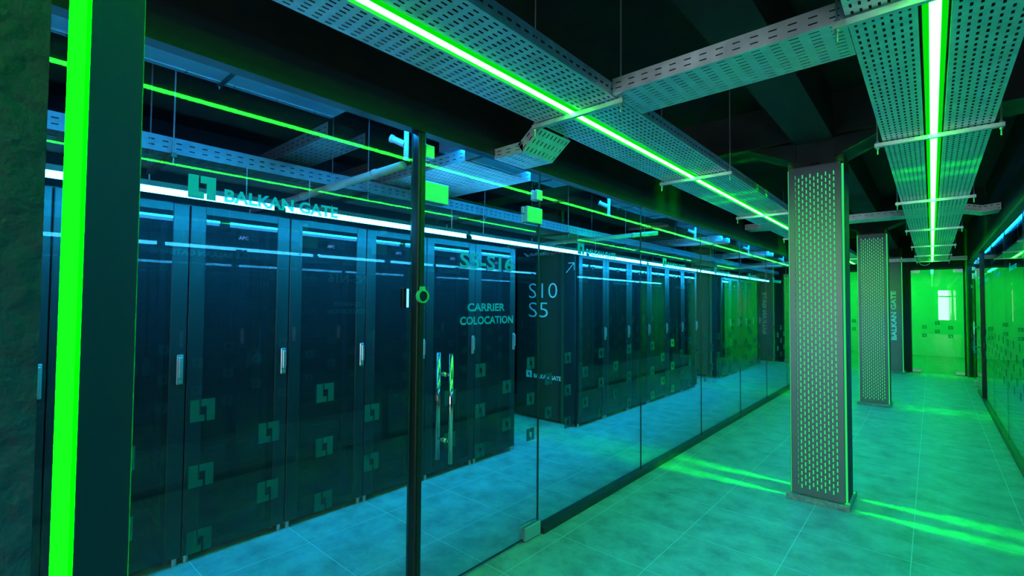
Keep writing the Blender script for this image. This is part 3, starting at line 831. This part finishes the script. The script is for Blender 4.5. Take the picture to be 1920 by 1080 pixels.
# ------------------------------------------------------------------ server room overhead: tray, tubes, header strips, ducts, pipes, cameras
def room_over(side):
    sx = (lambda x: x) if side == 'S' else (lambda x: 2 * CX - x)
    nm = 'left' if side == 'S' else 'right'
    b = MB(); L = 15.6; y0 = -1.6
    xa, xb = sx(-3.0), sx(-3.46)
    nu = int(L / 0.06)
    b.perf(lambda u, q: (xa + (xb - xa) * q / 0.46, y0 + u, 2.375), L, 0.46, nu, 12, 0.55, 0.22, 0, 0.008)
    for x in (xa, xb):
        b.perf(lambda u, q: (x, y0 + u, 2.375 + q), L, 0.085, nu, 2, 0.42, 0.2, 0, 0.014)
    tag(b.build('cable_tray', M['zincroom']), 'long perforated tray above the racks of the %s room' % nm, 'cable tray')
    # tubes
    js = [-0.35, 1.22, 2.79, 4.66, 6.2, 8.06, 9.6, 11.2, 12.8]
    for i, (p, q) in enumerate(zip(js, js[1:])):
        x = sx(-2.965)
        t = thing('tube_light', '%s blue-white light tube above the racks of the %s room, from the near end' % (ORD[i], nm), 'light', (x, (p + q) / 2, 2.165), 'light tubes above the %s racks' % nm)
        Lh = (q - p) / 2 - 0.035
        d = 1 if side == 'S' else -1       # towards the corridor
        MB().prism([(d * 0.002, 0.012), (d * 0.002, 0.007), (d * 0.012, 0.0), (d * 0.012, 0.012)], lambda u, q, e: (u, -Lh + e, q), 2 * Lh).build('diffuser', M['tube'], t)
        MB().box(d * 0.0125, d * 0.0155, -Lh, Lh, -0.022, 0.012).build('side_lens', M['sidelens'], t)  # glowing lip added to cut the tube light off before the corridor
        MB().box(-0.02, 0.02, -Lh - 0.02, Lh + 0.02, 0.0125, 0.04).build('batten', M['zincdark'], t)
        for s in (-1, 1):
            MB().tube((0, s * (Lh - 0.15), 0.04), (0, s * (Lh - 0.15), 0.215), 0.003, 6).build('hanger', M['rod'], t)
    x = sx(XL - 0.075)
    t = thing('strip_light', 'blue light strip tucked inside the header of the %s room' % nm, 'light', (x, 6.2, 2.545))
    d = 1 if side == 'S' else -1
    MB().box(d * 0.009, d * 0.012, YB + 0.2 - 6.2, YE - 6.3, 0.0, 0.016).build('diffuser', M['hled'], t)
    MB().box(-d * 0.012, d * 0.0085, YB + 0.2 - 6.2, YE - 6.3, 0.0, 0.016).build('side_lens', M['backlens'], t)
    # trapeze hangers of the tray
    for i, y in enumerate((0.68, 1.83, 3.0, 4.3, 5.6, 7.2, 8.9, 10.6, 12.3)):
        t = thing('tray_hanger', '%s rod hanger of the tray above the %s racks, from the near end' % (ORD[i], nm), 'hanger', (sx(-3.23), y, 2.36), 'tray hangers of the %s room' % nm)
        MB().box(-0.27, 0.27, -0.012, 0.012, -0.012, 0.012).build('channel', M['zincdark'], t)
        for s in (-1, 1):
            MB().tube((s * 0.255, 0, -0.045), (s * 0.255, 0, SLAB - 2.36), 0.004, 8).build('threaded_rod', M['rod'], t)
    # flat ducts hung near the header
    for i, (p, q) in enumerate(((-1.9, 1.535), (2.45, 3.99), (5.15, 6.38), (7.2, 8.7), (10.2, 11.6))):
        x0, x1 = sx(-2.60), sx(-2.955)
        t = thing('air_duct', '%s flat steel duct under the ceiling of the %s room' % (ORD[i], nm), 'duct', ((x0 + x1) / 2, (p + q) / 2, 2.8), 'flat ducts of the %s room' % nm)
        h = (q - p) / 2
        MB().bevbox(-0.177, 0.177, -h, h, 0.0, 0.165, 0.004).build('casing', M['duct'], t)
        for yy in (-h * 0.62, h * 0.62):
            for xx in (-0.19, 0.19):
                MB().tube((xx, yy, -0.02), (xx, yy, SLAB - 2.806), 0.004, 8).build('threaded_rod', M['rod'], t)
            MB().box(-0.2, 0.2, yy - 0.012, yy + 0.012, -0.006, -0.001).build('strap', M['zincdark'], t)
        b = MB()
        for xx in (-0.13, 0.13):
            b.box(xx - 0.003, xx + 0.003, -h + 0.01, h - 0.01, -0.005, 0.001)
        b.build('seam', M['zinc'], t)
        b = MB(); yy = -h + 0.08
        while yy < h:
            for xx in (-0.13, 0.13):
                b.tube((xx, yy, -0.010), (xx, yy, 0.0), 0.006, 8)
            yy += 0.23
        b.build('rivets', M['chrome'], t)
    return sx
for side in ('S', 'N'):
    room_over(side)
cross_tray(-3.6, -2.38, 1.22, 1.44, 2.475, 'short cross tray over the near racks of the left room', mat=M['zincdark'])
cross_tray(-3.42, -2.14, 1.98, 2.62, 2.47, 'wide cross tray behind the door post in the left room')
cross_tray(-3.42, -2.14, 6.8, 7.1, 2.47, 'cross tray above the middle racks of the left room')
cross_tray(-3.42, -2.14, 9.3, 9.6, 2.47, 'cross tray above the gap beyond the middle racks')
cross_tray(-3.42, -2.14, 11.9, 12.2, 2.47, 'farthest cross tray of the left room')
for i, (y, lab) in enumerate(((1.52, 'grey pipe crossing the left room beside the door post'), (4.7, 'grey pipe crossing the left room above the lettered rack'), (10.2, 'grey pipe crossing the left room above the far gap'))):
    b = MB().tube((-2.13, y, 2.335), (-4.6, y, 2.335), 0.024, 16)
    for x in (-2.4, -3.3, -4.2):
        b.tube((x - 0.01, y, 2.335), (x + 0.01, y, 2.335), 0.029, 16)
    tag(b.build('pipe', M['pvc'], smooth=True), lab, 'pipe')
for i, y in enumerate((1.60, 3.85, 5.98, 8.3, 10.7)):
    t = thing('security_camera', '%s white bullet camera hanging behind the left glass, from the near end' % ORD[i], 'camera', (-2.215, y, 2.49), 'bullet cameras along the left glass')
    MB().tube((0, 0, -0.09), (0, 0, SLAB - 2.49), 0.014, 10).build('drop_pole', M['plastic'], t)
    bd = MB().tube((-0.008, -0.006, 0.0), (-0.060, -0.045, 0.030), 0.019, 16).tube((-0.060, -0.045, 0.030), (-0.072, -0.054, 0.037), 0.023, 16).build('camera_body', M['plastic'], t)
    MB().tube((-0.0715, -0.0536, 0.0367), (-0.0735, -0.0551, 0.0378), 0.015, 16).build('lens', M['dark'], bd)
# plugs hanging inside two racks are seen through the smoked doors
for y, lab in ((0.67, 'pair of pale power plugs inside the nearest visible rack'), (1.30, 'pair of pale power plugs inside the second visible rack')):
    t = thing('power_plug', lab, 'plug', (RX - 0.10, y, 1.2))
    for s in (-1, 1):
        MB().tube((0, s * 0.028, -0.05), (0, s * 0.028, 0.02), 0.02, 12).tube((0, s * 0.028, 0.02), (0, s * 0.028, 0.06), 0.014, 12).build('plug_body', M['plastic'], t)
        MB().tube((0, s * 0.028, -0.065), (0, s * 0.028, -0.05), 0.021, 12).build('plug_collar', M['red'], t)
        MB().tube((0, s * 0.028, 0.06), (0, s * 0.028, 0.9), 0.006, 8).build('lead', M['dark'], t)

# ------------------------------------------------------------------ lights of the room beyond the end doors
for i, x in enumerate((-1.4, 0.02)):
    t = thing('linear_light', ('green light line beyond the left end door', 'green light line beyond the right end door')[i], 'light', (x, 17.7, 2.6))
    MB().box(-0.025, 0.025, -2.2, 2.2, 0, 0.03).build('diffuser', M['lled'], t)
    MB().box(-0.03, 0.03, -2.2, 2.2, 0.031, 0.06).build('profile', M['zincdark'], t)
    for s in (-1, 1):
        MB().tube((0, s * 1.8, 0.06), (0, s * 1.8, SLAB - 2.6), 0.004, 6).build('threaded_rod', M['rod'], t)

# loop of loose cable hanging from the right tray run close to the end wall
pts = []
for i in range(33):
    a = 2 * math.pi * i / 32
    pts.append((QX - 0.12 + 0.09 * math.sin(a), 13.2 + 0.05 * math.cos(a * 2), ZT - 0.085 - 0.075 * math.cos(a)))
tag(MB().path(pts, 0.006, 6).build('cable_loop', M['pvc'], smooth=True), 'small loop of loose cable under the right trays near the end door', 'cable')
